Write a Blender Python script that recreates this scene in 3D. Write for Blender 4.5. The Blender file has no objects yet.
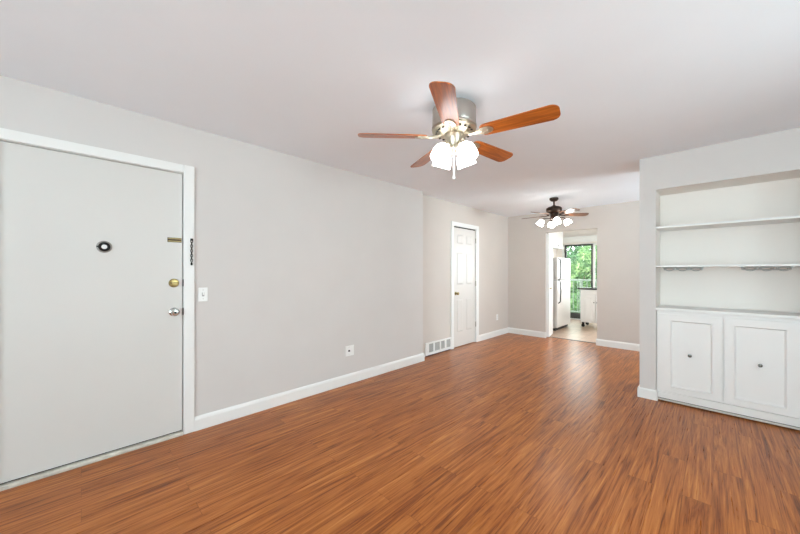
import bpy, bmesh, math, random
from mathutils import Vector, Matrix
random.seed(7)
R = math.radians
PI = math.pi
scn = bpy.context.scene
COL = scn.collection

# ------------------------------------------------------------------ camera, sky, sun, fill lights, exposure
cam_data = bpy.data.cameras.new('camera')
cam = bpy.data.objects.new('camera', cam_data); COL.objects.link(cam)
cam.location = (0, 0, 1.285)
cam.rotation_euler = (R(90), 0, R(44.75))
cam_data.sensor_fit = 'HORIZONTAL'; cam_data.sensor_width = 36.0
cam_data.lens = 316 / 800 * 36
cam_data.shift_y = 5 / 800
cam_data.clip_start = 0.02
scn.camera = cam

world = bpy.data.worlds.new('world'); scn.world = world
world.use_nodes = True
wn = world.node_tree; bg = wn.nodes['Background']
wtc = wn.nodes.new('ShaderNodeTexCoord'); wsep = wn.nodes.new('ShaderNodeSeparateXYZ')
wn.links.new(wtc.outputs['Generated'], wsep.inputs[0])
wmr = wn.nodes.new('ShaderNodeMapRange'); wmr.interpolation_type = 'SMOOTHSTEP'      # bright hazy sky low down, calmer towards the zenith
wmr.inputs['From Min'].default_value = .34; wmr.inputs['From Max'].default_value = .75
wmr.inputs['To Min'].default_value = 7.0; wmr.inputs['To Max'].default_value = 2.4
wn.links.new(wsep.outputs['Z'], wmr.inputs['Value']); wn.links.new(wmr.outputs['Result'], bg.inputs['Strength'])
bg.inputs['Color'].default_value = (0.92, 0.96, 1.0, 1)

sun_d = bpy.data.lights.new('sun', 'SUN'); sun_d.energy = 5.0; sun_d.angle = R(3); sun_d.color = (1, .95, .86)
sun = bpy.data.objects.new('sun', sun_d); COL.objects.link(sun)
sun.rotation_euler = Vector((0.75, 0.42, -0.9)).to_track_quat('-Z', 'Y').to_euler()

def area(name, loc, look, sx, sy, watts, color=(1, 1, 1)):
    d = bpy.data.lights.new(name, 'AREA'); d.shape = 'RECTANGLE'; d.size = sx; d.size_y = sy
    d.energy = watts; d.color = color
    o = bpy.data.objects.new(name, d); COL.objects.link(o)
    o.location = loc; o.rotation_euler = Vector(look).to_track_quat('-Z', 'Y').to_euler()
    return o
# fill lights added outside unseen windows, mostly tilted up at the ceiling
FILL = (0.69, 0.895, 1.0)
area('right_window_fill', (2.02, 1.75, 1.40), (-1, 0, 0.28), 1.5, 1.45, 33, FILL)
area('back_window_fill', (0.05, -3.32, 1.35), (.04, 1, 0.85), 2.9, 1.7, 130, FILL)
area('added_dining_fill', (2.02, 5.45, 1.40), (-1, 0, 1.15), 1.3, 1.3, 78, (0.72, 0.885, 1.0))
area('added_kitchen_fill', (-0.25, 9.58, 1.55), (-.35, -1, -.1), 1.1, 1.1, 95, (0.92, 0.98, 1.0))  # fills the kitchen through an opening added out of view

vs = scn.view_settings
scn.display_settings.display_device = 'sRGB'
vs.view_transform = 'Standard'; vs.look = 'None'; vs.gamma = 1.0; vs.use_curve_mapping = False
vs.exposure = 0.10
scn.cycles.diffuse_bounces = 6
scn.cycles.max_bounces = 12
scn.cycles.sample_clamp_indirect = 6.0

# ------------------------------------------------------------------ materials
def srgb(r, g, b):
    f = lambda c: (c / 255 / 12.92) if c / 255 <= .04045 else ((c / 255 + .055) / 1.055) ** 2.4
    return (f(r), f(g), f(b), 1)

MATS = {}
def mat(name, color, rough=.5, metal=0.0, bump=0.0, bump_scale=60, var=0.0, var_scale=6, coat=0.0, emit=None, spec=.5):
    m = bpy.data.materials.new(name); m.use_nodes = True
    nt = m.node_tree; b = nt.nodes['Principled BSDF']
    b.inputs['Roughness'].default_value = rough; b.inputs['Metallic'].default_value = metal
    b.inputs['Coat Weight'].default_value = coat; b.inputs['Specular IOR Level'].default_value = spec
    b.inputs['Base Color'].default_value = color
    tc = nt.nodes.new('ShaderNodeTexCoord')
    if var > 0:
        n = nt.nodes.new('ShaderNodeTexNoise'); n.inputs['Scale'].default_value = var_scale; n.inputs['Detail'].default_value = 3
        nt.links.new(tc.outputs['Object'], n.inputs['Vector'])
        r = nt.nodes.new('ShaderNodeValToRGB')
        r.color_ramp.elements[0].position = .3; r.color_ramp.elements[1].position = .7
        r.color_ramp.elements[0].color = (color[0] * (1 - var), color[1] * (1 - var), color[2] * (1 - var), 1)
        r.color_ramp.elements[1].color = (min(1, color[0] * (1 + var)), min(1, color[1] * (1 + var)), min(1, color[2] * (1 + var)), 1)
        nt.links.new(n.outputs['Fac'], r.inputs['Fac']); nt.links.new(r.outputs['Color'], b.inputs['Base Color'])
    if bump > 0:
        n2 = nt.nodes.new('ShaderNodeTexNoise'); n2.inputs['Scale'].default_value = bump_scale; n2.inputs['Detail'].default_value = 4
        nt.links.new(tc.outputs['Object'], n2.inputs['Vector'])
        bp = nt.nodes.new('ShaderNodeBump'); bp.inputs['Strength'].default_value = bump; bp.inputs['Distance'].default_value = .004
        nt.links.new(n2.outputs['Fac'], bp.inputs['Height']); nt.links.new(bp.outputs['Normal'], b.inputs['Normal'])
    if emit:
        b.inputs['Emission Color'].default_value = emit[0]; b.inputs['Emission Strength'].default_value = emit[1]
    MATS[name] = m
    return m

WALL = mat('greige_wall_paint', srgb(211, 207, 204), .75, bump=.12, bump_scale=140, var=.012, var_scale=3)
WALLWARM = mat('lamp_tinted_wall_paint', srgb(207, 199, 192), .75, bump=.12, bump_scale=140, var=.012, var_scale=3)  # same greige with the dining bulb's warm tint put into the colour
CEIL = mat('white_ceiling_paint', srgb(238, 243, 249), .85, bump=.15, bump_scale=90, var=.01, var_scale=2)
WHITE = mat('white_trim_paint', srgb(234, 234, 232), .38, bump=.03, bump_scale=40)
DOORP = mat('off_white_door_paint', srgb(213, 211, 207), .42, bump=.05, bump_scale=25, var=.012, var_scale=2)
CLOSET = mat('white_door_paint', srgb(212, 208, 203), .4, bump=.03, bump_scale=40)
CABW = mat('white_cabinet_paint', srgb(232, 231, 229), .38, bump=.03, bump_scale=40)
NICHE = mat('white_alcove_paint', srgb(240, 234, 228), .6, bump=.08, bump_scale=120)
DARK = mat('gap_shade', srgb(38, 32, 28), .8, var=.1)  # dark colour put in for the shade of gaps, slots and recesses
BRASS = mat('polished_brass', srgb(150, 132, 88), .28, metal=1, bump=.03)
NICKEL = mat('brushed_nickel', srgb(188, 182, 174), .32, metal=1, bump=.06, bump_scale=200)
SILVER = mat('pale_cast_metal', srgb(196, 186, 166), .36, metal=.9, bump=.05, bump_scale=90)
CHROME = mat('chrome', srgb(215, 215, 212), .16, metal=1, bump=.02)
WIRE = mat('satin_wire', srgb(188, 190, 190), .3, metal=.5, bump=.02)
BLACKM = mat('blackened_metal', srgb(30, 28, 27), .4, metal=.6, bump=.05)
PEWTER = mat('dark_pewter', srgb(96, 92, 88), .25, metal=1, bump=.03)
GREYM = mat('satin_grey_metal', srgb(150, 146, 140), .4, metal=.3, bump=.03)
BRONZE = mat('oil_rubbed_bronze', srgb(58, 44, 36), .4, metal=.7, bump=.05)
ALUM = mat('worn_threshold_metal', srgb(206, 200, 190), .5, metal=.1, bump=.2, bump_scale=50, var=.15, var_scale=20)
PLASTIC = mat('white_plastic', srgb(240, 240, 238), .35, bump=.02)
FRIDGE = mat('white_appliance_enamel', srgb(226, 226, 224), .3, bump=.08, bump_scale=300)
GREYH = mat('dark_grey_plastic', srgb(52, 52, 54), .4, bump=.03)
GRANITE = mat('dark_speckled_counter', srgb(52, 50, 50), .25, var=.5, var_scale=120)
RUBBER = mat('black_rubber', srgb(28, 28, 28), .6, var=.1)
FRAMED = mat('dark_bronze_frame', srgb(62, 66, 64), .45, bump=.03)
GREYRAIL = mat('grey_aluminium', srgb(92, 98, 98), .5, bump=.05)
RAILP = mat('pale_railing_paint', srgb(112, 126, 112), .5, bump=.05)
CONC = mat('balcony_concrete', srgb(150, 148, 142), .85, bump=.3, bump_scale=40, var=.08)
BARK = mat('tree_bark', srgb(92, 78, 62), .9, bump=.6, bump_scale=30, var=.25)
LOUVER = mat('grey_louver_metal', srgb(172, 170, 166), .5, bump=.03)
SOIL = mat('lawn_ground', srgb(96, 128, 66), .95, bump=.5, bump_scale=12, var=.3, var_scale=3)
SHADE = mat('lit_frosted_glass', srgb(250, 246, 238), .4, emit=((.96, .97, 1.0, 1), 5.5), bump=.01)
SHADE2 = mat('lit_cream_glass', srgb(250, 242, 228), .4, emit=((1.0, .95, .88, 1), 20.0), bump=.01)

def glass_mat(name, tint, gloss=.08):
    m = bpy.data.materials.new(name); m.use_nodes = True
    nt = m.node_tree; nt.nodes.clear()
    out = nt.nodes.new('ShaderNodeOutputMaterial'); mix = nt.nodes.new('ShaderNodeMixShader')
    t = nt.nodes.new('ShaderNodeBsdfTransparent'); g = nt.nodes.new('ShaderNodeBsdfGlossy')
    t.inputs['Color'].default_value = tint; g.inputs['Roughness'].default_value = .03
    fr = nt.nodes.new('ShaderNodeFresnel'); fr.inputs['IOR'].default_value = 1.5
    mp = nt.nodes.new('ShaderNodeMath'); mp.operation = 'MULTIPLY'; mp.inputs[1].default_value = gloss * 10
    nt.links.new(fr.outputs[0], mp.inputs[0]); nt.links.new(mp.outputs[0], mix.inputs['Fac'])
    nt.links.new(t.outputs[0], mix.inputs[1]); nt.links.new(g.outputs[0], mix.inputs[2])
    nt.links.new(mix.outputs[0], out.inputs['Surface'])
    return m
GLASS = glass_mat('window_glass', (.95, .98, .96, 1))

def floor_mat():
    m = bpy.data.materials.new('red_brown_wood_plank'); m.use_nodes = True
    nt = m.node_tree; N = nt.nodes.new; L = nt.links.new
    b = nt.nodes['Principled BSDF']
    tc = N('ShaderNodeTexCoord')
    mp = N('ShaderNodeMapping'); mp.inputs['Rotation'].default_value = (0, 0, R(90))
    L(tc.outputs['Object'], mp.inputs['Vector'])
    br = N('ShaderNodeTexBrick'); br.offset = .37; br.inputs['Scale'].default_value = 1.0
    br.inputs['Brick Width'].default_value = 1.22; br.inputs['Row Height'].default_value = .128
    br.inputs['Mortar Size'].default_value = .0011; br.inputs['Mortar Smooth'].default_value = .3
    br.inputs['Color1'].default_value = (0, 0, 0, 1); br.inputs['Color2'].default_value = (1, 1, 1, 1)
    br.inputs['Mortar'].default_value = (.5, .5, .5, 1); br.inputs['Bias'].default_value = 0
    L(mp.outputs['Vector'], br.inputs['Vector'])
    # grain: noise stretched along the planks, shifted per plank
    sep = N('ShaderNodeSeparateXYZ'); L(tc.outputs['Object'], sep.inputs[0])
    sh = N('ShaderNodeMath'); sh.operation = 'MULTIPLY_ADD'; sh.inputs[1].default_value = 7.3
    L(br.outputs['Color'], sh.inputs[0]); L(sep.outputs['Y'], sh.inputs[2])
    def grain(sx, sy, scale, detail, dist):
        mx = N('ShaderNodeMath'); mx.operation = 'MULTIPLY'; mx.inputs[1].default_value = sx; L(sep.outputs['X'], mx.inputs[0])
        my = N('ShaderNodeMath'); my.operation = 'MULTIPLY'; my.inputs[1].default_value = sy; L(sh.outputs[0], my.inputs[0])
        cb = N('ShaderNodeCombineXYZ'); L(mx.outputs[0], cb.inputs['X']); L(my.outputs[0], cb.inputs['Y'])
        mz = N('ShaderNodeMath'); mz.operation = 'MULTIPLY'; mz.inputs[1].default_value = 9.0; L(br.outputs['Color'], mz.inputs[0]); L(mz.outputs[0], cb.inputs['Z'])
        n = N('ShaderNodeTexNoise'); n.inputs['Scale'].default_value = scale; n.inputs['Detail'].default_value = detail
        n.inputs['Distortion'].default_value = dist; n.inputs['Roughness'].default_value = .58
        L(cb.outputs[0], n.inputs['Vector']); return n
    g1 = grain(13, .50, 2.4, 8, 1.8)
    g2 = grain(72, 2.0, 2.0, 5, .8)
    mixg = N('ShaderNodeMix'); mixg.data_type = 'FLOAT'; mixg.inputs[0].default_value = .27
    L(g1.outputs['Fac'], mixg.inputs[2]); L(g2.outputs['Fac'], mixg.inputs[3])
    ad = N('ShaderNodeMath'); ad.operation = 'MULTIPLY_ADD'; ad.inputs[1].default_value = .04; L(br.outputs['Color'], ad.inputs[0])
    sb = N('ShaderNodeMath'); sb.operation = 'SUBTRACT'; sb.inputs[1].default_value = .02; L(mixg.outputs[0], sb.inputs[0]); L(sb.outputs[0], ad.inputs[2])
    rp = N('ShaderNodeValToRGB'); e = rp.color_ramp.elements
    e[0].position = .31; e[0].color = srgb(80, 38, 16)
    e[1].position = .70; e[1].color = srgb(208, 142, 78)
    for p, c in ((.42, srgb(136, 73, 32)), (.50, srgb(167, 97, 44)), (.59, srgb(186, 114, 55))):
        x = e.new(p); x.color = c
    L(ad.outputs[0], rp.inputs['Fac'])
    dk = N('ShaderNodeMix'); dk.data_type = 'RGBA'; dk.blend_type = 'MULTIPLY'
    seam = N('ShaderNodeMath'); seam.operation = 'MULTIPLY'; seam.inputs[1].default_value = .5; L(br.outputs['Fac'], seam.inputs[0])
    L(seam.outputs[0], dk.inputs[0]); L(rp.outputs['Color'], dk.inputs[6]); dk.inputs[7].default_value = srgb(110, 80, 60)
    L(dk.outputs[2], b.inputs['Base Color'])
    rr = N('ShaderNodeMapRange'); rr.inputs[3].default_value = .24; rr.inputs[4].default_value = .34
    L(g2.outputs['Fac'], rr.inputs[0]); L(rr.outputs[0], b.inputs['Roughness'])
    bp = N('ShaderNodeBump'); bp.inputs['Strength'].default_value = .10; bp.inputs['Distance'].default_value = .002
    sbb = N('ShaderNodeMath'); sbb.operation = 'SUBTRACT'; L(g2.outputs['Fac'], sbb.inputs[0]); L(br.outputs['Fac'], sbb.inputs[1])
    L(sbb.outputs[0], bp.inputs['Height']); L(bp.outputs['Normal'], b.inputs['Normal'])
    b.inputs['Specular IOR Level'].default_value = .28
    return m
FLOOR = floor_mat()

def tile_mat():
    m = bpy.data.materials.new('beige_vinyl_tile'); m.use_nodes = True
    nt = m.node_tree; N = nt.nodes.new; L = nt.links.new; b = nt.nodes['Principled BSDF']
    tc = N('ShaderNodeTexCoord'); br = N('ShaderNodeTexBrick'); br.offset = 0
    br.inputs['Scale'].default_value = 1; br.inputs['Brick Width'].default_value = .3; br.inputs['Row Height'].default_value = .3
    br.inputs['Mortar Size'].default_value = .003
    br.inputs['Color1'].default_value = srgb(188, 162, 142); br.inputs['Color2'].default_value = srgb(202, 178, 158); br.inputs['Mortar'].default_value = srgb(140, 124, 110)
    L(tc.outputs['Object'], br.inputs['Vector'])
    n = N('ShaderNodeTexNoise'); n.inputs['Scale'].default_value = 9; n.inputs['Detail'].default_value = 4; L(tc.outputs['Object'], n.inputs['Vector'])
    mx = N('ShaderNodeMix'); mx.data_type = 'RGBA'; mx.blend_type = 'OVERLAY'; mx.inputs[0].default_value = .25
    L(br.outputs['Color'], mx.inputs[6]); L(n.outputs['Fac'], mx.inputs[7]); L(mx.outputs[2], b.inputs['Base Color'])
    b.inputs['Roughness'].default_value = .3
    return m
TILE = tile_mat()

def wood_mat(name, c0, c1, rough=.32):
    m = bpy.data.materials.new(name); m.use_nodes = True
    nt = m.node_tree; N = nt.nodes.new; L = nt.links.new; b = nt.nodes['Principled BSDF']
    tc = N('ShaderNodeTexCoord'); mp = N('ShaderNodeMapping'); mp.inputs['Scale'].default_value = (2.2, 30, 6)
    L(tc.outputs['Object'], mp.inputs['Vector'])
    n = N('ShaderNodeTexNoise'); n.inputs['Scale'].default_value = 2.0; n.inputs['Detail'].default_value = 5; n.inputs['Distortion'].default_value = .5
    L(mp.outputs['Vector'], n.inputs['Vector'])
    r = N('ShaderNodeValToRGB'); r.color_ramp.elements[0].position = .32; r.color_ramp.elements[1].position = .68
    r.color_ramp.elements[0].color = c0; r.color_ramp.elements[1].color = c1
    L(n.outputs['Fac'], r.inputs['Fac']); L(r.outputs['Color'], b.inputs['Base Color'])
    b.inputs['Roughness'].default_value = rough; b.inputs['Coat Weight'].default_value = .42; b.inputs['Coat Roughness'].default_value = .25; b.inputs['Specular IOR Level'].default_value = .3
    return m
BLADE = wood_mat('honey_oak_blade', srgb(138, 68, 24), srgb(198, 110, 44))
BLADE2 = wood_mat('walnut_blade', srgb(96, 62, 42), srgb(140, 96, 68))

def leaf_mat(name, c0, c1, c2):
    m = bpy.data.materials.new(name); m.use_nodes = True
    nt = m.node_tree; N = nt.nodes.new; L = nt.links.new; b = nt.nodes['Principled BSDF']
    tc = N('ShaderNodeTexCoord'); n = N('ShaderNodeTexNoise'); n.inputs['Scale'].default_value = 3.5; n.inputs['Detail'].default_value = 6
    L(tc.outputs['Object'], n.inputs['Vector'])
    r = N('ShaderNodeValToRGB'); r.color_ramp.elements[0].position = .35; r.color_ramp.elements[0].color = c0
    r.color_ramp.elements[1].position = .68; r.color_ramp.elements[1].color = c2
    x = r.color_ramp.elements.new(.5); x.color = c1
    L(n.outputs['Fac'], r.inputs['Fac']); L(r.outputs['Color'], b.inputs['Base Color'])
    b.inputs['Roughness'].default_value = .5
    tr = N('ShaderNodeBsdfTranslucent'); L(r.outputs['Color'], tr.inputs['Color'])
    mx = N('ShaderNodeMixShader'); mx.inputs['Fac'].default_value = .4
    out = nt.nodes['Material Output']; L(b.outputs[0], mx.inputs[1]); L(tr.outputs[0], mx.inputs[2]); L(mx.outputs[0], out.inputs['Surface'])
    return m
LEAF = leaf_mat('fresh_green_leaves', srgb(78, 116, 74), srgb(112, 150, 98), srgb(170, 192, 136))
LEAFD = leaf_mat('deep_green_leaves', srgb(60, 96, 66), srgb(88, 130, 92), srgb(128, 160, 116))

# ------------------------------------------------------------------ mesh helpers
def box(bm, x0, x1, y0, y1, z0, z1, bev=0.0, seg=2, M=None):
    b = bmesh.new()
    r = bmesh.ops.create_cube(b, size=1)
    for v in b.verts:
        v.co = Vector((x0 + (v.co.x + .5) * (x1 - x0), y0 + (v.co.y + .5) * (y1 - y0), z0 + (v.co.z + .5) * (z1 - z0)))
    if bev > 0:
        bmesh.ops.bevel(b, geom=list(b.edges), offset=bev, segments=seg, profile=.6, affect='EDGES')
    merge(bm, b, M)

def merge(bm, b, M=None):
    if M is not None: bmesh.ops.transform(b, matrix=M, verts=b.verts)
    bmesh.ops.recalc_face_normals(b, faces=b.faces)
    me = bpy.data.meshes.new('tmp'); b.to_mesh(me); b.free()
    bm.from_mesh(me); bpy.data.meshes.remove(me)

def lathe(bm, prof, n=32, M=None, cap=True):
    """profile [(r, z)] turned about Z"""
    b = bmesh.new(); rings = []
    for r, z in prof:
        if r < 1e-6: rings.append([b.verts.new((0, 0, z))])
        else: rings.append([b.verts.new((r * math.cos(2 * PI * k / n), r * math.sin(2 * PI * k / n), z)) for k in range(n)])
    for a, c in zip(rings, rings[1:]):
        for k in range(n):
            k2 = (k + 1) % n
            if len(a) == 1 and len(c) == 1: continue
            if len(a) == 1: b.faces.new((a[0], c[k], c[k2]))
            elif len(c) == 1: b.faces.new((a[k], c[0], a[k2]))
            else: b.faces.new((a[k], c[k], c[k2], a[k2]))
    if cap:
        for g in (rings[0], rings[-1]):
            if len(g) > 1: b.faces.new(g)
    merge(bm, b, M)

def tube(bm, pts, r, n=8, M=None, closed=False):
    b = bmesh.new(); pts = [Vector(p) for p in pts]; rings = []
    m = len(pts); up0 = None
    for i, p in enumerate(pts):
        if closed: d = (pts[(i + 1) % m] - pts[i - 1]).normalized()
        else: d = (pts[min(i + 1, m - 1)] - pts[max(i - 1, 0)]).normalized()
        if up0 is None:
            up0 = Vector((0, 0, 1)) if abs(d.z) < .9 else Vector((1, 0, 0))
        u = d.cross(up0).normalized(); v = u.cross(d).normalized(); up0 = v
        rr = r[i] if isinstance(r, (list, tuple)) else r
        rings.append([b.verts.new(p + rr * (math.cos(2 * PI * k / n) * u + math.sin(2 * PI * k / n) * v)) for k in range(n)])
    prs = list(zip(rings, rings[1:])) + ([(rings[-1], rings[0])] if closed else [])
    for a, c in prs:
        for k in range(n):
            b.faces.new((a[k], c[k], c[(k + 1) % n], a[(k + 1) % n]))
    if not closed:
        b.faces.new(rings[0]); b.faces.new(rings[-1])
    merge(bm, b, M)

def slab(bm, outline, z0, z1, M=None, bev=0.0):
    """extrude an XY outline from z0 to z1"""
    b = bmesh.new()
    lo = [b.verts.new((x, y, z0)) for x, y in outline]; hi = [b.verts.new((x, y, z1)) for x, y in outline]
    n = len(outline)
    b.faces.new(lo[::-1]); b.faces.new(hi)
    for k in range(n): b.faces.new((lo[k], lo[(k + 1) % n], hi[(k + 1) % n], hi[k]))
    if bev > 0:
        bmesh.ops.bevel(b, geom=[e for e in b.edges if abs(e.verts[0].co.z - e.verts[1].co.z) < 1e-6], offset=bev, segments=2, affect='EDGES')
    merge(bm, b, M)

def panel_board(bm, w, h, t, cells, insets, M=None):
    """upright board in local XZ, front at y=0 facing -Y, back at y=t; cells are (x0,x1,z0,z1) with inset profile steps (width, depth)"""
    b = bmesh.new()
    xs = sorted({0, w} | {c[0] for c in cells} | {c[1] for c in cells}); zs = sorted({0, h} | {c[2] for c in cells} | {c[3] for c in cells})
    V = {(i, j): b.verts.new((x, 0, z)) for i, x in enumerate(xs) for j, z in enumerate(zs)}
    sel = []
    for i in range(len(xs) - 1):
        for j in range(len(zs) - 1):
            f = b.faces.new((V[i, j], V[i + 1, j], V[i + 1, j + 1], V[i, j + 1]))
            cx, cz = (xs[i] + xs[i + 1]) / 2, (zs[j] + zs[j + 1]) / 2
            if any(c[0] < cx < c[1] and c[2] < cz < c[3] for c in cells): sel.append(f)
    for wd, dp in insets:
        bmesh.ops.inset_individual(b, faces=sel, thickness=wd, depth=dp, use_even_offset=True)
    be = [e for e in b.edges if e.is_boundary]
    r = bmesh.ops.extrude_edge_only(b, edges=be)
    nv = [g for g in r['geom'] if isinstance(g, bmesh.types.BMVert)]
    for v in nv: v.co.y = t
    bmesh.ops.contextual_create(b, geom=[e for e in b.edges if e.is_boundary])
    merge(bm, b, M)

def obj(name, bm, material, parent=None, smooth=False, loc=None, rot=None):
    me = bpy.data.meshes.new(name); bm.to_mesh(me); bm.free()
    me.materials.append(material)
    if smooth:
        for p in me.polygons: p.use_smooth = True
        try: me.set_sharp_from_angle(angle=R(38))
        except Exception: pass
    o = bpy.data.objects.new(name, me); COL.objects.link(o)
    if parent: o.parent = parent
    if loc: o.location = loc
    if rot: o.rotation_euler = rot
    return o

def tag(o, label, cat, group=None, kind=None):
    o['label'] = label; o['category'] = cat
    if group: o['group'] = group
    if kind: o['kind'] = kind
    return o
def thing(name, label, cat, loc=(0, 0, 0), rotz=0, group=None, kind=None):
    o = bpy.data.objects.new(name, None); COL.objects.link(o); o.location = loc; o.rotation_euler = (0, 0, rotz)
    o.empty_display_size = .1
    return tag(o, label, cat, group, kind)
def struct(name, bm, material, label, cat):
    return tag(obj(name, bm, material), label, cat, kind='structure')
def copy_tree(o, parent=None):
    c = o.copy(); COL.objects.link(c)
    if parent: c.parent = parent
    for ch in list(o.children): copy_tree(ch, c)
    return c
NB = bmesh.new
def boxes(lst, bev=0.0):
    bm = NB()
    for b in lst: box(bm, *b, bev=bev)
    return bm

# ------------------------------------------------------------------ the room
XL, XR_, YJ, YF = -2.982, -3.092, 3.481, 6.375     # left wall, recessed left wall, jog, far wall
YC, XC0, XC1, XA = 4.055, -0.54, -0.41, 0.545      # alcove wall face, column, alcove right side
YB, XE, H = -3.20, 1.90, 2.445                     # back wall, right wall, ceiling
YA = 4.42                                          # alcove back
YK, XK0, XK1 = 9.40, -3.12, 1.0                    # kitchen
YF2 = YF + .12

struct('floor', boxes([(-3.25, XE + .12, YB - .12, YF + .15, -.12, 0)]), FLOOR, 'red-brown wood plank floor running from the door to the kitchen', 'floor')
struct('floor_kitchen', boxes([(XK0 - .12, XK1, YF + .15, YK + .12, -.12, 0)]), TILE, 'pale beige tiled floor beyond the kitchen doorway', 'floor')
struct('ceiling', boxes([(-3.25, XE + .12, YB - .12, YK + .12, H, H + .15)]), CEIL, 'white painted ceiling carrying both fans', 'ceiling')
# left wall with the entry door opening
DY0, DY1, DZ = -.360, .580, 2.075
struct('wall_left', boxes([(-3.2, XL, YB - .12, DY0, 0, H), (-3.2, XL, DY1, YJ, 0, H), (-3.2, XL, DY0, DY1, DZ, H), (-3.2, -3.10, DY0, DY1, 0, DZ)]),
       WALL, 'long light greige wall holding the entry door', 'wall')
CY0, CY1, CZ = 4.383, 5.093, 2.068
struct('wall_recess', boxes([(-3.25, XR_, YJ, CY0, 0, H), (-3.25, XR_, CY1, YF2, 0, H), (-3.25, XR_, CY0, CY1, CZ, H), (-3.25, -3.19, CY0, CY1, 0, CZ)]),
       WALLWARM, 'set-back greige wall tinted with lamplight, holding the six-panel closet door', 'wall')
OX0, OX1, OZ = -2.324, -1.450, 2.057
struct('wall_far', boxes([(-3.25, OX0, YF, YF2, 0, H), (OX1, XE, YF, YF2, 0, H), (OX0, OX1, YF, YF2, OZ, H)]),
       WALLWARM, 'greige end wall tinted with lamplight, with the kitchen doorway cut in it', 'wall')
struct('wall_alcove', boxes([(XC0, XC1, YC, YA + .13, 0, H), (XA, XE, YC, YA + .13, 0, H), (XC1, XA, YC, YA + .13, 2.11, H), (XC1, XA, YA + .01, YA + .13, 0, 2.11)]),
       WALL, 'light grey wall and column framing the shelved alcove', 'wall')
struct('wall_alcove_back', boxes([(XC1, XA, YA, YA + .01, 0, 2.11), (XC1 - .001, XC1 + .0008, YC + .004, YA, .0, 2.111), (XC1, XA, YC + .004, YA, 2.109, 2.111)]), NICHE, 'white painted alcove back with side and top liners whitened for missing light', 'wall')  # thin side and header liners whitened to stand in for bounced light
# right and back walls, out of view; back and dining windows added for light
def wall_with_opening_x(x0, x1, ya, yb, wins):
    L = []; y = ya
    for (w0, w1, z0, z1) in wins:
        L += [(x0, x1, y, w0, 0, H), (x0, x1, w0, w1, 0, z0), (x0, x1, w0, w1, z1, H)]; y = w1
    L.append((x0, x1, y, yb, 0, H)); return L
struct('wall_right', boxes(wall_with_opening_x(XE, XE + .12, YB - .12, YF2, [(.95, 2.55, .65, 2.15), (4.75, 6.15, .7, 2.1)])), WALL, 'light greige window wall on the camera side', 'wall')
struct('wall_back', boxes([(-3.2, -1.45, YB - .12, YB, 0, H), (1.55, XE + .12, YB - .12, YB, 0, H), (-1.45, 1.55, YB - .12, YB, 0, .45), (-1.45, 1.55, YB - .12, YB, 2.25, H)]),
       WALL, 'light greige window wall behind the camera', 'wall')
def simple_window(name, M, w, h, label):
    t = thing(name, label, 'window', kind='structure'); t.matrix_world = M
    bm = NB()
    for b in ((-w/2, w/2, -.03, .03, 0, .05), (-w/2, w/2, -.03, .03, h - .05, h), (-w/2, -w/2 + .05, -.03, .03, .05, h - .05), (w/2 - .05, w/2, -.03, .03, .05, h - .05), (-.025, .025, -.025, .025, .05, h - .05)):
        box(bm, *b, bev=.004)
    obj('window_frame', bm, WHITE, t)
    bm = NB(); box(bm, -w/2 + .05, -.025, -.003, .003, .05, h - .05); box(bm, .025, w/2 - .05, -.003, .003, .05, h - .05); obj('pane', bm, GLASS, t)
simple_window('window_2', Matrix.Translation((XE + .05, 1.75, .65)) @ Matrix.Rotation(R(90), 4, 'Z'), 1.6, 1.5, 'unseen white framed window in the right-hand wall of the living room')
simple_window('window_3', Matrix.Translation((.05, YB - .06, .45)), 3.0, 1.8, 'unseen white framed window added behind the camera to light the room')
simple_window('window_4', Matrix.Translation((XE + .05, 5.45, .70)) @ Matrix.Rotation(R(90), 4, 'Z'), 1.4, 1.4, 'unseen white framed window added in the right-hand wall to light the dining end')
# kitchen shell
struct('wall_kitchen_left', boxes([(XK0 - .12, XK0, YF2, YK + .12, 0, H)]), NICHE, 'white kitchen wall behind the refrigerator', 'wall')
PX0, PX1, PZ = -2.98, -1.15, 2.045
struct('wall_kitchen_far', boxes([(XK0, PX0, YK, YK + .12, 0, H), (PX0, PX1, YK, YK + .12, PZ, H), (PX1, -.85, YK, YK + .12, 0, H), (-.85, .35, YK, YK + .12, 0, 1.0), (-.85, .35, YK, YK + .12, 2.1, H), (.35, XK1, YK, YK + .12, 0, H)]),
       NICHE, 'white kitchen end wall around the sliding glass door', 'wall')
struct('wall_kitchen_right', boxes([(XK1, XK1 + .12, YF2, YK + .12, 0, H)]), NICHE, 'white kitchen wall hidden to the right of the doorway', 'wall')

# baseboards: flat board with a bevelled top and a small shoe
def baseboard(name, runs, label, h=.113):
    bm = NB()
    for (a, b, nrm) in runs:   # a,b points on wall plane, nrm outward normal
        a = Vector((*a, 0)); b = Vector((*b, 0)); d = (b - a); l = d.length; d.normalize(); n = Vector((*nrm, 0))
        prof = [(0, 0), (.016, 0), (.016, .088), (.011, .103), (.004, h), (0, h)]
        bb = bmesh.new()
        r0 = [bb.verts.new(a + n * p + Vector((0, 0, z))) for p, z in prof]; r1 = [bb.verts.new(b + n * p + Vector((0, 0, z))) for p, z in prof]
        k = len(prof)
        for i in range(k): bb.faces.new((r0[i], r1[i], r1[(i + 1) % k], r0[(i + 1) % k]))
        bb.faces.new(r0); bb.faces.new(r1[::-1])
        merge(bm, bb)
    return struct(name, bm, WHITE, label, 'baseboard')
baseboard('baseboard_left', [((XL, .642), (XL, YJ), (1, 0)), ((XL - .11, YJ), (XL + .016, YJ), (0, 1))], 'white baseboard along the long wall right of the entry door')
baseboard('baseboard_recess', [((XR_, 5.177), (XR_, YF), (1, 0))], 'white baseboard on the set-back wall right of the closet door')
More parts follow.
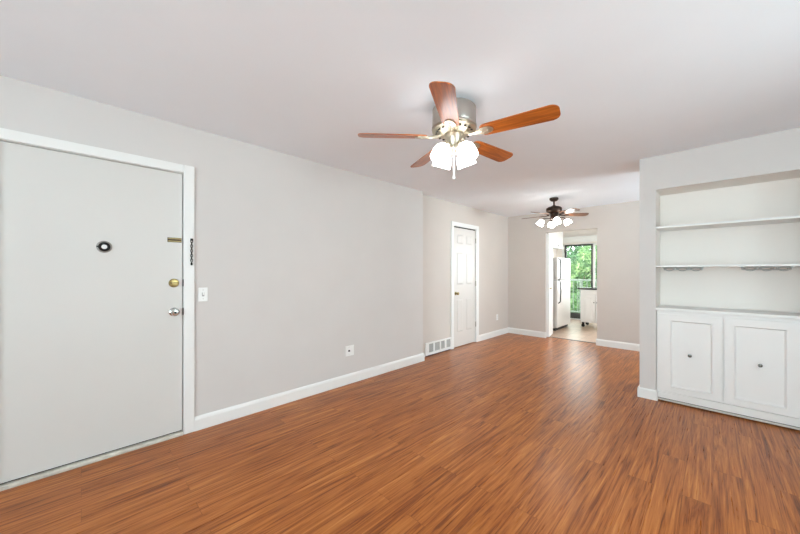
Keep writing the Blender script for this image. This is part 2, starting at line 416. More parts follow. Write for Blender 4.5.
baseboard('baseboard_far', [((XR_, YF), (OX0 + .012, YF), (0, -1))], 'short white baseboard left of the kitchen doorway')
baseboard('baseboard_far.001', [((OX1 - .012, YF), (XE, YF), (0, -1))], 'white baseboard right of the kitchen doorway')
baseboard('baseboard_column', [((XC0, YC), (XC1, YC), (0, -1)), ((XC0, YC - .016), (XC0, YA + .13), (-1, 0)), ((XC1, YC - .016), (XC1, YC + .012), (1, 0))], 'white baseboard wrapping the foot of the alcove column', h=.098)

# ------------------------------------------------------------------ door_1: entry door
t = thing('door_1', 'flat off-white entry door with brass locks on the long wall', 'door', (XL, .110, 0), kind='structure')
bm = NB(); box(bm, -.050, -.008, -.459, .4545, .034, 2.0605, bev=.002); leaf = obj('door_leaf', bm, DOORP, t)
bm = NB()   # casing: two legs and head with a small back band; jamb behind it
for y0, y1, z0, z1 in ((.461, .532, 0, 2.132), (-.537, -.466, 0, 2.132)):
    box(bm, 0, .016, y0, y1, z0, z1, bev=.004); 
box(bm, 0, .016, -.461, .461, 2.068, 2.132, bev=.004)
obj('door_casing', bm, WHITE, t)
bm = NB(); box(bm, -.116, -.003, .4585, .469, 0, 2.075); box(bm, -.116, -.003, -.469, -.4635, 0, 2.075); box(bm, -.116, -.003, -.4635, .4585, 2.0635, 2.075)
obj('door_jamb', bm, DOORP, t)
bm = NB(); box(bm, -.11, .022, -.462, .458, 0, .019, bev=.004); box(bm, -.09, .012, -.462, .458, .018, .024, bev=.002)
obj('threshold', bm, ALUM, t)
bm = NB(); box(bm, -.05, -.022, -.455, .45, .019, .036); obj('sill_gap_shade', bm, DARK, t)  # dark box put in for the shaded gap under the leaf
Rx = Matrix.Rotation(R(90), 4, 'Y')     # lathe axis Z -> +X
def at(y, z, x=-.010): return Matrix.Translation((x, y, z)) @ Rx
# knob
bm = NB(); lathe(bm, [(0, 0), (.033, 0), (.033, .004), (.028, .010), (.014, .014), (.012, .030), (.020, .036), (.0275, .046), (.0285, .056), (.024, .064), (.012, .067), (0, .067)], 28, at(.399, .974))
kn = obj('door_knob', bm, CHROME, t, True); kn['label'] = 'silver round door knob'
bm = NB(); lathe(bm, [(0, .0665), (.009, .0665), (.009, .070), (0, .070)], 16, at(.399, .974)); obj('keyhole_button', bm, BLACKM, kn, True)
# deadbolt
bm = NB(); lathe(bm, [(0, 0), (.034, 0), (.034, .005), (.030, .012), (.016, .014), (0, .014)], 28, at(.399, 1.199)); db = obj('deadbolt', bm, BRASS, t, True); db['label'] = 'brass deadbolt with thumb turn'
bm = NB(); box(bm, .004, .030, .399 - .020, .399 + .020, 1.199 - .006, 1.199 + .006, bev=.004); obj('thumb_turn', bm, BRASS, db)
# viewer / knocker
bm = NB(); lathe(bm, [(0, 0), (.041, 0), (.041, .004), (.034, .008), (0, .008)], 32, at(.002, 1.459)); vw = obj('door_viewer', bm, GREYM, t, True); vw['label'] = 'round silver and black door viewer'
bm = NB(); tube(bm, [(.001, .002 + .0235 * math.cos(a * PI / 16), 1.459 + .0235 * math.sin(a * PI / 16)) for a in range(32)], .0085, 10, closed=True)
box(bm, -.003, .006, -.038, -.022, 1.455, 1.464, bev=.002); obj('viewer_ring', bm, BLACKM, vw, True)
bm = NB(); lathe(bm, [(0, .006), (.017, .006), (.015, .012), (0, .014)], 20, at(.002, 1.459)); obj('viewer_lens', bm, PLASTIC, vw, True)
# chain slide plate on the leaf
bm = NB(); box(bm, -.010, -.006, .358, .450, 1.517, 1.553, bev=.002); cs = obj('chain_slide', bm, BRONZE, t); cs['label'] = 'dark door chain slide plate with brass rails'
for zz in (1.525, 1.545):
    bm = NB(); box(bm, -.0065, -.001, .360, .448, zz - .0032, zz + .0032, bev=.0015); obj('slide_rail', bm, BRASS, cs)
# chain hanging on the casing
bm = NB()
box(bm, .016, .021, .503, .522, 1.535, 1.553, bev=.002)
for k in range(9):
    z = 1.530 - k * .019; ang = (k % 2) * PI / 2
    pts = []
    for a in range(12):
        u = .0075 * math.cos(a * PI / 6); v = .0125 * math.sin(a * PI / 6)
        pts.append((.023 + u * math.sin(ang) * .8, .511 + u * math.cos(ang), z + v))
    tube(bm, pts, .0026, 6, closed=True)
lathe(bm, [(0, -.014), (.007, -.012), (.007, .004), (.003, .010), (0, .011)], 10, Matrix.Translation((.023, .511, 1.352)))
obj('door_chain', bm, BLACKM, t, True)['label'] = 'dark steel door chain hanging on the casing'
for z in (.974, 1.199):
    bm = NB(); box(bm, -.004, .003, .4545, .4625, z - .028, z + .028, bev=.001); obj('strike_plate', bm, BRONZE, t)

# ------------------------------------------------------------------ door_2: six-panel closet door
t = thing('door_2', 'white six-panel closet door with brass knob on the set-back wall', 'door', (XR_, 4.738, 0), kind='structure')
W2, H2 = .690, 2.028
cells = []
for x0, x1 in ((.095, .305), (.385, .595)):
    for z0, z1 in ((.235, .82), (1.045, 1.615), (1.745, 1.925)): cells.append((x0, x1, z0, z1))
bm = NB(); panel_board(bm, W2, H2, .035, cells, [(.012, -.013), (.012, .0), (.022, .008)], Matrix.Translation((-.008, -.345, .012)) @ Matrix.Rotation(R(90), 4, 'Z'))
lf = obj('door_leaf', bm, CLOSET, t)
bm = NB()
for y0, y1 in ((-.422, -.352), (.352, .439)): box(bm, 0, .016, y0, y1, 0, 2.130, bev=.004)
box(bm, 0, .016, -.352, .352, 2.066, 2.130, bev=.004); obj('door_casing', bm, WHITE, t)
bm = NB(); box(bm, -.098, -.002, -.355, -.349, 0, 2.068); box(bm, -.098, -.002, .349, .355, 0, 2.068); box(bm, -.098, -.002, -.349, .349, 2.060, 2.068); obj('door_jamb', bm, WHITE, t)
bm = NB(); box(bm, -.045, -.012, -.349, .349, 2.041, 2.0605); obj('head_gap_shade', bm, DARK, t)  # dark filler stands in for the shadow line above the leaf
bm = NB(); lathe(bm, [(0, 0), (.030, 0), (.030, .004), (.012, .010), (.011, .028), (.020, .034), (.026, .044), (.024, .056), (.012, .061), (0, .061)], 24, at(-.270, .92, -.008)); obj('door_knob', bm, BRASS, t, True)['label'] = 'brass door knob'
for z in (1.854, 1.074, .331):
    bm = NB(); box(bm, -.006, .004, .344, .362, z - .045, z + .045, bev=.001); tube(bm, [(.006, .353, z - .046), (.006, .353, z + .046)], .006, 8); obj('hinge', bm, NICKEL, t, True)

# ------------------------------------------------------------------ small plates on the walls
def wall_plate(name, label, cat, loc, w, h, nrm_rot=0):
    t = thing(name, label, cat, loc, nrm_rot)
    bm = NB(); box(bm, 0, .006, -w/2, w/2, -h/2, h/2, bev=.0025); obj('cover_plate', bm, PLASTIC, t)
    return t
t = wall_plate('light_switch', 'white toggle light switch on the wall right of the entry door', 'light switch', (XL, .705, 1.101), .066, .113)
bm = NB(); box(bm, .005, .016, -.005, .005, -.004, .018, bev=.002); obj('toggle', bm, PLASTIC, t)
bm = NB(); box(bm, .0055, .0068, -.0085, .0085, -.016, .016); 
obj('toggle_slot', bm, LOUVER, t)
for z in (-.036, .036):
    bm = NB(); lathe(bm, [(0, .006), (.0035, .006), (.003, .0075), (0, .0078)], 10, Matrix.Translation((0, 0, z)) @ Rx)
    obj('screw', bm, NICKEL, t, True)
t = wall_plate('cable_wall_plate', 'square white cable wall plate with black jack low on the long wall', 'wall plate', (XL, 2.181, .378), .118, .118)
bm = NB(); lathe(bm, [(0, .006), (.011, .006), (.011, .010), (.007, .010), (.007, .020), (0, .020)], 14, Matrix.Translation((0, -.012, 0)) @ Rx); obj('coax_jack', bm, BLACKM, t, True)
for z in (-.042, .042):
    bm = NB(); lathe(bm, [(0, .006), (.0035, .006), (.003, .0075), (0, .0078)], 10, Matrix.Translation((0, -.012, z)) @ Rx)
    obj('screw', bm, NICKEL, t, True)
t = wall_plate('power_outlet', 'white power outlet low on the set-back wall near the far corner', 'outlet', (XR_, 5.893, .375), .075, .118)
for z in (-.022, .022):
    bm = NB(); lathe(bm, [(0, .006), (.017, .006), (.017, .0085), (0, .0085)], 20, Matrix.Translation((0, 0, z)) @ Rx)
    s = obj('receptacle', bm, PLASTIC, t, True)
    bm = NB()
    for y in (-.007, .007): box(bm, .0083, .0092, y - .0012, y + .0012, z - .002, z + .008)
    box(bm, .0083, .0092, -.002, .002, z - .011, z - .007); obj('slots', bm, DARK, s)
# floor-level return air grille between the jog and the closet door
t = thing('air_vent', 'white four-bay air vent at floor level left of the closet door', 'vent', (XR_, 3.985, 0))
bays = [(3.729, 3.837), (3.872, 3.999), (4.030, 4.130), (4.173, 4.283)]
bm = NB(); ys = 3.655; y1 = 4.308
box(bm, 0, .020, ys - 3.985, y1 - 3.985, .185, .208, bev=.003); box(bm, 0, .020, ys - 3.985, y1 - 3.985, .018, .055, bev=.003)
prev = ys
for a, b in bays + [(y1, None)]:
    box(bm, 0, .019, prev - 3.985, a - 3.985, .055, .185)
    if b: prev = b
fr = obj('vent_frame', bm, WHITE, t)
bm = NB(); box(bm, 0, .003, ys - 3.985 + .01, y1 - 3.985 - .01, .0, .19); obj('duct_backing', bm, GREYH, t)
for a, b in bays:
    bm = NB()
    for k in range(8):
        z = .060 + k * .016
        box(bm, -.001, .001, a - 3.985, b - 3.985, -.009, .009, M=Matrix.Translation((.010, 0, z + .008)) @ Matrix.Rotation(R(-35), 4, 'Y'))
    obj('louver_bay', bm, LOUVER, t)

# ------------------------------------------------------------------ bifold door folded at the kitchen doorway, floor strip
t = thing('door_3', 'white folding door stacked open at the left of the kitchen doorway', 'door', (-2.300, 6.42, 0), R(10), kind='structure')
for x in (-.016, .014):
    bm = NB(); panel_board(bm, .425, 2.020, .027, [(.07, .355, .14, .95), (.07, .355, 1.08, 1.90)], [(.010, -.006), (.02, 0), (.015, .004)], Matrix.Translation((x + .0135, 0, .018)) @ Matrix.Rotation(R(90), 4, 'Z'))
    lf = obj('folding_leaf', bm, WHITE, t)
bm = NB(); lathe(bm, [(0, 0), (.010, 0), (.009, .012), (.019, .022), (.019, .032), (0, .038)], 18, at(.07, .965, .0275)); obj('door_knob', bm, BRASS, t, True)['label'] = 'small brass knob'
bm = NB(); box(bm, -.012, .012, -.012, .05, 2.036, 2.05, bev=.002); obj('pivot_bracket', bm, NICKEL, t)
bm = NB(); box(bm, OX0, OX1, YF + .128, YF + .172, 0, .006, bev=.003); struct('trim_1', bm, GREYRAIL, 'thin dark metal strip where the wood floor meets kitchen tile', 'floor strip')

# ------------------------------------------------------------------ alcove: cabinet, counter, shelves, racks
t = thing('base_cabinet', 'white two-door base cabinet built into the alcove', 'cabinet', (0, YC, 0))
bm = NB(); box(bm, XC1 + .004, XA - .004, .030, .36, .030, .904); cb = obj('body', bm, CABW, t)
bm = NB(); box(bm, XC1 + .012, XA - .004, .014, .030, .044, .100, bev=.003); obj('bottom_rail', bm, CABW, t)
bm = NB(); box(bm, XC1 + .012, XA - .004, .050, .060, .0, .044); obj('toe_recess_shade', bm, DARK, t)  # dark board painted to give the toe space its shade
bm = NB(); box(bm, XC1 + .012, XA - .004, .014, .034, .010, .026, bev=.004); obj('shoe_strip', bm, WALLWARM, t)
for x0, x1, pa, pb in ((-.392, .060, .088, .394), (.070, .524, .056, .365)):
    w = x1 - x0; hgt = .872 - .106
    bm = NB(); panel_board(bm, w, hgt, .018, [(pa, pb, .05, .712)], [(.004, .006), (.008, .002), (.006, -.007), (.006, -.004), (.010, 0)], Matrix.Translation((x0, .011, .106)))
    d = obj('door', bm, CABW, t)
    kx = -.157 if x0 < 0 else .283
    bm = NB(); lathe(bm, [(0, 0), (.009, 0), (.006, .006), (.0055, .012), (.012, .018), (.0145, .024), (.011, .029), (0, .031)], 18, Matrix.Translation((kx, .012, .492)) @ Matrix.Rotation(R(90), 4, 'X'))
    obj('knob', bm, PEWTER, d, True)['label'] = 'small round dark pewter knob'
bm = NB(); box(bm, XC1 + .002, XA - .002, YC - .012, YA - .002, .905, .931, bev=.005); tag(obj('cabinet_counter', bm, WHITE), 'thick white counter board on top of the alcove cabinet', 'counter')
bm = NB(); box(bm, XC1 + .001, XA - .001, YC + .004, YA - .001, 1.720, 1.741, bev=.003); tag(obj('wall_shelf', bm, WHITE), 'upper white shelf in the alcove, with nothing hanging below', 'shelf', 'white shelves in the alcove')
bm = NB(); box(bm, XC1 + .001, XA - .001, YC + .004, YA - .001, 1.334, 1.351, bev=.003); tag(obj('wall_shelf', bm, WHITE), 'lower white shelf in the alcove with stemware racks beneath', 'shelf', 'white shelves in the alcove')
def stem_rack(x0, x1, label):
    t = thing('stemware_rack', label, 'glass rack', ((x0 + x1) / 2, YC + .14, 1.334), group='wire stemware racks under the lower shelf')
    w = x1 - x0; n = 3; p = w / n
    for y in (-.085, .10):
        bm = NB(); tube(bm, [(-w/2, y, -.006), (w/2, y, -.006)], .004, 8)
        for k in range(n + 1): box(bm, -w/2 + k * p - .008, -w/2 + k * p + .008, y - .008, y + .008, -.004, 0)
        obj('mounting_bar', bm, WIRE, t, True)
    for k in range(n):
        xc = -w/2 + (k + .5) * p; a = p * .42
        bm = NB(); pts = [(xc - a, .13, -.028), (xc - a, -.075, -.028)]
        pts += [(xc - a + .004, -.100, -.022), (xc - a + .012, -.108, -.012)]
        tube(bm, pts, .0042, 8)
        pts = [(xc + a, .13, -.028), (xc + a, -.075, -.028), (xc + a - .004, -.100, -.022), (xc + a - .012, -.108, -.012)]
        tube(bm, pts, .0042, 8)
        tube(bm, [(xc - a, .13, -.028), (xc - a * .6, .155, -.028), (xc, .165, -.028), (xc + a * .6, .155, -.028), (xc + a, .13, -.028)], .0042, 8)
        for y in (-.085, .10):
            for s in (-1, 1): tube(bm, [(xc + s * a, y, -.028), (xc + s * a, y, -.005)], .0038, 8)
        pts = [(xc + .030 * math.sin(q * PI / 8) * (1 + .2 * math.cos(q * PI / 8)), -.100, -.026 + .013 * math.cos(q * PI / 8)) for q in range(16)]
        tube(bm, pts, .0034, 6, closed=True)
        obj('wire_channel', bm, WIRE, t, True)
stem_rack(-.357, -.068, 'chrome wire stemware rack under the lower shelf, next to the column')
stem_rack(.180, .463, 'chrome wire stemware rack under the lower shelf, farther from the column')

# ------------------------------------------------------------------ ceiling fans
def blade_outline(r0, r1, w0, w1, rc):
    pts = []
    def arc(cx, cy, r, a0, a1, n=7):
        for k in range(n): a = R(a0 + (a1 - a0) * k / (n - 1)); pts.append((cx + r * math.cos(a), cy + r * math.sin(a)))
    arc(r0 + .03, -w0 / 2 + .03, .03, 180, 270); arc(r1 - rc, -w1 / 2 + rc, rc, 270, 360); arc(r1 - rc, w1 / 2 - rc, rc, 0, 90); arc(r0 + .03, w0 / 2 - .03, .03, 90, 180)
    return pts
def make_fan(label, loc, phase, s, zb, P):
    """loc = point on the ceiling; zb = blade height below it (negative)"""
    t = thing('ceiling_fan', label, 'ceiling fan', loc, group=None)
    bm = NB(); lathe(bm, P['canopy'], 36); obj('canopy', bm, P['m_canopy'], t, True)
    if 'rod' in P:
        bm = NB(); lathe(bm, P['rod'], 16); obj('downrod', bm, P['m_motor'], t, True)
    bm = NB(); lathe(bm, P['motor'], 48); mo = obj('motor_housing', bm, P['m_motor'], t, True)
    if 'vent' in P:
        r, z0, dz, rr = P['vent']
        bm = NB(); lathe(bm, [(0, z0), (r, z0), (r + .004, z0 - dz * .3), (rr, z0 - dz), (0, z0 - dz)], 48)
        vr = obj('vented_plate', bm, P['m_iron'], mo, True)
        for ring in range(1):
            bm = NB()
            for k in range(20):
                a = 2 * PI * k / 20; m = Matrix.Rotation(a, 4, 'Z') @ Matrix.Translation(((r + rr) / 2 + .004, 0, z0 - dz * .68)) @ Matrix.Rotation(math.atan2(dz * .7, r - rr), 4, 'Y')
                box(bm, -.010, .010, -.008, .008, -.002, .003, bev=.001, M=m)
            obj('vent_slots', bm, DARK, vr)
    for k in range(5):
        ang = phase + k * 2 * PI / 5
        bm = NB(); slab(bm, blade_outline(P['r0'], P['r1'], P['w0'], P['w1'], P['rc']), -.003, .003, bev=.0012)
        b = obj('blade', bm, P['m_blade'], t, loc=(0, 0, zb)); b.rotation_euler = Matrix.Rotation(ang, 4, 'Z').to_euler()
        b.matrix_local = Matrix.Translation((0, 0, zb)) @ Matrix.Rotation(ang, 4, 'Z') @ Matrix.Rotation(R(P['pitch']), 4, 'X')
        bm = NB()
        q = P['iron']
        out = [(x, y) for x, y in q] + [(x, -y) for x, y in reversed(q)]
        slab(bm, out, -.0095, -.0032, bev=.0015)
        xm = q[-2][0] - .028
        lathe(bm, [(0, -.0135), (.007, -.0125), (.009, -.0095), (0, -.0094)], 12, Matrix.Translation((xm, 0, 0)))
        for y in (-.016, .016): lathe(bm, [(0, -.0125), (.004, -.012), (.005, -.0095), (0, -.0094)], 10, Matrix.Translation((xm - .022, y, 0)))
        tube(bm, [(P['hub_r'] * .75, 0, .022 * s), (q[1][0] * .75, 0, .006), (q[1][0] + .02, 0, -.006), (q[1][0] + .05, 0, -.008)], [.012 * s, .011 * s, .009 * s, .006 * s], 10)
        obj('blade_iron', bm, P['m_iron'], b, True)
    bm = NB(); lathe(bm, P['switch'], 32); obj('switch_housing', bm, P['m_switch'], t, True)
    for la in P['lamps']:
        m = Matrix.Rotation(la, 4, 'Z')
        bm = NB(); tube(bm, P['arm'], P['arm_r'], 10, M=m)
        nx, nz = P['neck']; tl = P['tilt']
        ms = m @ Matrix.Translation((nx, 0, nz)) @ Matrix.Rotation(-tl, 4, 'Y') @ Matrix.Rotation(PI, 4, 'X')   # +Z now points down the shade
        lathe(bm, [(0, -.012), (.020, -.012), (.026, .004), (.026, .014), (0, .014)], 18, M=ms)
        obj('light_arm', bm, P['m_iron'], t, True)
        bm = NB()
        pr = P['shade']; inner = [(r - .003, z) for r, z in reversed(pr)]
        lathe(bm, pr + inner, 32, M=ms, cap=False)
        if P.get('scallop'):
            pass
        sh = obj('lamp_shade', bm, P['m_shade'], t, True)
        bm = NB(); lathe(bm, [(0, .012), (.012, .014), (.013, .03), (.026, .055), (.028, .068), (.020, .088), (0, .095)], 16, M=ms @ Matrix.Scale(P['bulb'], 4)); obj('bulb', bm, P['m_shade'], sh, True)
    cx, cy, cz0, cz1, cr = P['pull']
    bm = NB(); tube(bm, [(cx, cy, cz0), (cx, cy, cz1 + .02)], cr, 10)
    pc = obj('pull_chain', bm, P['m_pull'], t, True)
    bm = NB(); lathe(bm, [(0, -.012), (.008, -.010), (.0095, 0), (.006, .010), (cr, .020), (0, .021)], 14, Matrix.Translation((cx, cy, cz1 + .012))); obj('pull_bob', bm, PLASTIC, pc, True)
    return t
VA = math.atan2(1.817, -1.275)          # direction from camera to the near fan
def z(h): return h - H
P1 = dict(m_pull=PLASTIC, canopy=[(0, 0), (.088, 0), (.088, -.012), (.078, -.030), (.060, -.042), (0, -.042)], m_canopy=BLACKM,
          motor=[(0, z(2.425)), (.10, z(2.425)), (.140, z(2.416)), (.149, z(2.404)), (.149, z(2.300)), (.146, z(2.292)), (.153, z(2.286)), (.153, z(2.276)), (.146, z(2.272)), (0, z(2.272))], m_motor=NICKEL,
          vent=(.146, z(2.272), .036, .085), hub_r=.115,
          r0=.19, r1=.66, w0=.112, w1=.136, rc=.045, pitch=-13, m_blade=BLADE, m_iron=SILVER,
          iron=[(.105, .010), (.150, .010), (.175, .020), (.200, .034), (.230, .036), (.258, .026), (.272, .008)],
          switch=[(0, z(2.240)), (.062, z(2.240)), (.066, z(2.225)), (.050, z(2.205)), (.046, z(2.150)), (.055, z(2.140)), (.055, z(2.125)), (.030, z(2.108)), (.012, z(2.100)), (0, z(2.098))], m_switch=SILVER,
          lamps=[VA + R(45 + 90 * k) for k in range(4)], arm=[(.04, 0, z(2.150)), (.06, 0, z(2.166)), (.078, 0, z(2.163)), (.086, 0, z(2.148))], arm_r=.009,
          neck=(.088, z(2.143)), tilt=R(24), shade=[(.024, .004), (.040, .013), (.055, .032), (.063, .058), (.066, .086), (.067, .110)], m_shade=SHADE, bulb=1.0,
          pull=(.035, -.050, z(2.125), z(1.908), .0060))
make_fan('near brushed nickel ceiling fan with five honey wood blades and white glass lights', (-1.275, 1.817, H), R(11.5), 1.0, z(2.2175), P1)
P2 = dict(m_pull=BRONZE, canopy=[(0, 0), (.062, 0), (.066, -.010), (.062, -.030), (.045, -.048), (.020, -.056), (0, -.056)], m_canopy=BRONZE,
          rod=[(0, -.05), (.012, -.05), (.012, -.11), (.022, -.115), (.022, -.135), (0, -.135)],
          motor=[(0, -.128), (.045, -.130), (.085, -.142), (.110, -.160), (.114, -.178), (.112, -.205), (.095, -.222), (.070, -.236), (0, -.238)], m_motor=BRONZE,
          hub_r=.08, r0=.15, r1=.505, w0=.10, w1=.125, rc=.05, pitch=-12, m_blade=BLADE2, m_iron=BRONZE,
          iron=[(.070, .009), (.110, .009), (.135, .018), (.160, .030), (.190, .030), (.212, .020), (.222, .006)],
          switch=[(0, -.232), (.055, -.234), (.058, -.255), (.048, -.300), (.052, -.312), (.040, -.332), (.014, -.342), (0, -.344)], m_switch=BRONZE,
          lamps=[R(30 + 90 * k) for k in range(4)], arm=[(.03, 0, -.315), (.075, 0, -.318), (.125, 0, -.312), (.150, 0, -.318), (.162, 0, -.332)], arm_r=.007,
          neck=(.164, -.338), tilt=R(32), shade=[(.020, .004), (.028, .010), (.040, .030), (.049, .056), (.053, .084), (.053, .092)], m_shade=SHADE2, bulb=.72,
          pull=(0, 0, -.340, -.44, .003))
make_fan('far dark bronze ceiling fan with cream glass lights near the kitchen doorway', (-1.773, 5.217, H), R(38), .8, -.268, P2)

# ------------------------------------------------------------------ kitchen
# refrigerator, front facing +X
t = thing('refrigerator', 'white top-freezer refrigerator with dark handles beyond the kitchen doorway', 'refrigerator', (-2.75, 7.70, 0))
bm = NB(); box(bm, -.33, .285, -.44, .44, .055, 1.598, bev=.008); obj('body', bm, FRIDGE, t)
bm = NB(); box(bm, -.31, .30, -.42, .42, 0.0, .055); obj('kick_grille', bm, RUBBER, t)
bm = NB(); box(bm, .289, .352, -.442, .442, 1.116, 1.604, bev=.012, seg=3); fz = obj('freezer_door', bm, FRIDGE, t, True)
bm = NB(); box(bm, .289, .352, -.442, .442, .072, 1.104, bev=.012, seg=3); fd = obj('door', bm, FRIDGE, t, True)
bm = NB(); box(bm, .284, .290, -.43, .43, .07, 1.59); obj('door_gasket', bm, GREYH, t)
bm = NB(); tube(bm, [(.350, -.375, 1.575), (.392, -.375, 1.555), (.398, -.370, 1.40), (.396, -.365, 1.20), (.385, -.365, 1.135), (.350, -.365, 1.125)], .012, 10); obj('handle', bm, GREYH, fz, True)['label'] = 'dark grey freezer handle'
bm = NB(); tube(bm, [(.350, -.365, 1.095), (.385, -.365, 1.085), (.396, -.365, 1.02), (.398, -.370, .85), (.392, -.372, .64), (.350, -.372, .60)], .012, 10); obj('handle', bm, GREYH, fd, True)['label'] = 'dark grey refrigerator handle'
# wall cabinet over the refrigerator
t = thing('wall_cabinet', 'white kitchen wall cabinet hung above the refrigerator', 'cabinet', (XK0, 8.0, 1.885))
bm = NB(); box(bm, 0, .335, -.80, .80, 0, .50); obj('body', bm, CABW, t)
for y0 in (-.80, .005):
    bm = NB(); panel_board(bm, .795, .50, .018, [(.06, .735, .06, .44)], [(.010, -.005), (.02, 0), (.012, .003)], Matrix.Translation((.354, y0, 0)) @ Matrix.Rotation(R(90), 4, 'Z'))
    d = obj('door', bm, CABW, t)
    bm = NB(); lathe(bm, [(0, 0), (.007, 0), (.006, .012), (.013, .020), (.012, .027), (0, .030)], 14, Matrix.Translation((.354, .42 if y0 > 0 else -.42, .055)) @ Rx); obj('knob', bm, BLACKM, d, True)
# rolling cart
t = thing('kitchen_cart', 'white rolling kitchen cart with dark countertop beside the glass door', 'kitchen cart', (-1.76, 8.47, 0))
CW, CD = .46, .22
bm = NB(); box(bm, -CW, CW, -CD + .02, CD, .115, .877); obj('body', bm, CABW, t)
bm = NB(); box(bm, -CW - .055, CW + .04, -CD - .02, CD + .02, .877, .915, bev=.005); obj('countertop', bm, GRANITE, t)['label'] = 'dark stone-look countertop'
for x0, kx in ((-.435, -.185), (-.140, -.128)):
    w = .285
    bm = NB(); panel_board(bm, w, .63, .018, [(.05, w - .05, .05, .58)], [(.008, -.006), (.018, 0), (.012, .004)], Matrix.Translation((x0, -CD, .13)))
    d = obj('door', bm, CABW, t)
    bm = NB(); lathe(bm, [(0, 0), (.007, 0), (.006, .010), (.012, .018), (.011, .025), (0, .028)], 14, Matrix.Translation((x0 + (w - .025 if x0 < -.2 else .025), -CD, .585)) @ Matrix.Rotation(R(90), 4, 'X')); obj('knob', bm, BLACKM, d, True)
bm = NB(); box(bm, -.435, .435, -CD, -CD + .018, .775, .870, bev=.003); obj('apron_rail', bm, CABW, t)
for sx in (-1, 1):
    for sy in (-1, 1):
        cx, cy = sx * (CW - .05), sy * (CD - .045)
        bm = NB(); lathe(bm, [(0, .115), (.026, .115), (.024, .100), (0, .098)], 14, Matrix.Translation((cx, cy, 0)))
        for s in (-1, 1): box(bm, cx - .022, cx + .022, cy + s * .016 - .002, cy + s * .016 + .002, .035, .100)
        c = obj('caster', bm, BLACKM, t, True)
        bm = NB(); lathe(bm, [(0, -.012), (.030, -.012), (.036, -.008), (.036, .008), (.030, .012), (0, .012)], 20, Matrix.Translation((cx, cy, .036)) @ Matrix.Rotation(R(90), 4, 'X')); obj('wheel', bm, RUBBER, c, True)
# sliding patio door
t = thing('window_1', 'sliding glass door to the balcony with dark frame and green view', 'sliding door', (0, YK + .06, 0), kind='structure')
bm = NB()
for b in ((PX0, PX0 + .04, -.06, .06, 0, PZ), (PX1 - .04, PX1, -.06, .06, 0, PZ), (PX0, PX1, -.06, .06, PZ - .012, PZ), (PX0, PX1, -.06, .06, 0, .020)): box(bm, *b)
obj('door_frame', bm, WHITE, t)
def sash(name, x0, x1, y, sw, zt, zb, material, label):
    bm = NB()
    for b in ((x0, x0 + sw, y - .018, y + .018, .022, PZ - .014), (x1 - sw, x1, y - .018, y + .018, .022, PZ - .014), (x0 + sw, x1 - sw, y - .018, y + .018, PZ - .014 - zt, PZ - .014), (x0 + sw, x1 - sw, y - .018, y + .018, .022, .022 + zb)): box(bm, *b, bev=.002)
    s = obj(name, bm, material, t); s['label'] = label
    bm = NB(); box(bm, x0 + sw, x1 - sw, y - .003, y + .003, .022 + zb, PZ - .014 - zt); obj('pane', bm, GLASS, s)
sash('door_sash', PX0 + .042, -2.238, .028, .050, .045, .155, FRAMED, 'dark framed sliding panel')
sash('door_sash', -2.236, PX1 - .042, -.024, .046, .045, .10, WHITE, 'white framed fixed panel')
# blind headrail / valance
t = thing('blind_valance', 'white blind valance above the sliding glass door', 'blind', (-2.1, YK, 2.075))
bm = NB(); box(bm, -.95, .98, -.085, -.070, 0, .160, bev=.004); box(bm, -.95, .98, -.070, 0, .145, .160); box(bm, -.95, -.938, -.070, 0, 0, .145); box(bm, .968, .98, -.070, 0, 0, .145); obj('fascia', bm, WHITE, t)
bm = NB(); box(bm, -.93, .96, -.055, -.02, .095, .144); obj('headrail', bm, LOUVER, t)

# ------------------------------------------------------------------ balcony and trees
struct('floor_balcony', boxes([(-5.5, .8, YK + .12, 10.85, -.2, -.04)]), CONC, 'concrete balcony slab outside the sliding door', 'balcony')
t = thing('balcony_railing', 'pale painted balcony railing outside the sliding glass door', 'railing', (-2.6, 10.72, -.04))
bm = NB(); box(bm, -2.2, 1.66, -.03, .03, 1.055, 1.110, bev=.006); obj('top_rail', bm, RAILP, t)
bm = NB(); box(bm, -2.2, 1.66, -.02, .02, .09, .13, bev=.004); obj('bottom_rail', bm, RAILP, t)
for k in range(3):
    x = -2.2 + .03 + k * 1.90
    bm = NB(); box(bm, x - .03, x + .03, -.028, .028, 0, 1.055, bev=.004); obj('post', bm, RAILP, t)
for k in range(30):
    x = -2.1 + k * .125
    bm = NB(); box(bm, x - .009, x + .009, -.009, .009, .13, 1.055); obj('baluster', bm, RAILP, t)
struct('ground', boxes([(-30, 20, 10.9, 40, -3.2, -3.0)]), SOIL, 'green lawn far below the balcony', 'ground')

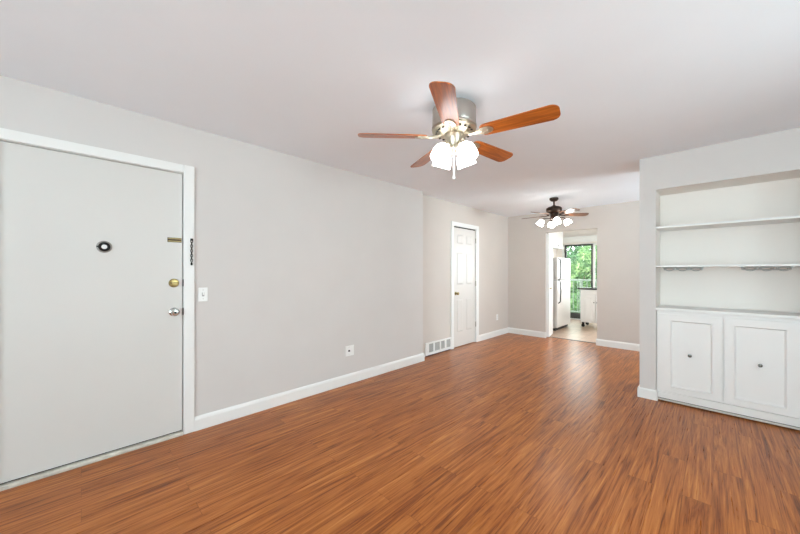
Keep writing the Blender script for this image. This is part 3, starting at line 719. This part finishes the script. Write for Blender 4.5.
def tree(label, base, trunk_h, blobs, nleaf, leaf, m, group):
    t = thing('tree', label, 'tree', base, group=group)
    bm = NB(); tube(bm, [(0, 0, 0), (.05, .03, trunk_h * .35), (-.04, 0, trunk_h * .7), (.05, 0, trunk_h)], [.20, .16, .12, .05], 10)
    for b in blobs:
        tube(bm, [(0, 0, trunk_h * .45), (b[0] * .5, b[1] * .5, trunk_h * .45 + (b[2] - trunk_h * .45) * .6), (b[0], b[1], b[2])], [.07, .05, .02], 7)
    obj('trunk', bm, BARK, t, True)
    vs_, fs = [], []
    tot = sum(b[3] ** 2 for b in blobs)
    for b in blobs:
        for _ in range(int(nleaf * b[3] ** 2 / tot)):
            while True:
                p = Vector((random.uniform(-1, 1), random.uniform(-1, 1), random.uniform(-1, 1)))
                if .25 < p.length < 1: break
            p = p.normalized() * (p.length ** .5)
            c = Vector(b[:3]) + Vector((p.x * b[3], p.y * b[3], p.z * b[3] * .85))
            q = Vector((random.gauss(0, 1), random.gauss(0, 1) - .5, random.gauss(0, 1) + .6)).normalized()
            u = q.orthogonal().normalized(); u.rotate(Matrix.Rotation(random.uniform(0, 6.28), 3, q)); v = q.cross(u)
            s = leaf * random.uniform(.7, 1.3); i = len(vs_)
            vs_ += [c - u * s, c + v * s * .5 - u * s * .1, c + u * s + q * s * .15, c - v * s * .5 - u * s * .1]
            fs.append((i, i + 1, i + 2, i + 3))
    me = bpy.data.meshes.new('foliage'); me.from_pydata(vs_, [], fs); me.materials.append(m)
    o = bpy.data.objects.new('foliage', me); COL.objects.link(o); o.parent = t
    return t
def blobs(cz, r, n, rb):
    L = []
    for k in range(n):
        a = 2.4 * k; q = (k + .5) / n
        L.append((r * math.cos(a) * math.sqrt(q), r * math.sin(a) * math.sqrt(q) * .7, cz + random.uniform(-1, 1) * r * .8, rb * random.uniform(.8, 1.15)))
    return L
GT = 'leafy trees beyond the balcony'
tree('bright green leafy tree filling most of the sliding glass door view', (-3.6, 14.1, -3), 3.8, blobs(4.05, 1.2, 15, .62), 11000, .07, LEAF, GT)
tree('low bushy tree whose top shows between the railing balusters', (-3.1, 11.85, -3), 2.5, blobs(2.9, .5, 8, .42), 4500, .055, LEAF, GT)
tree('tall deep green tree farthest away behind the bright leafy one', (-5.2, 19.5, -3), 4.6, blobs(3.9, 2.0, 16, 1.1), 9000, .12, LEAFD, GT)
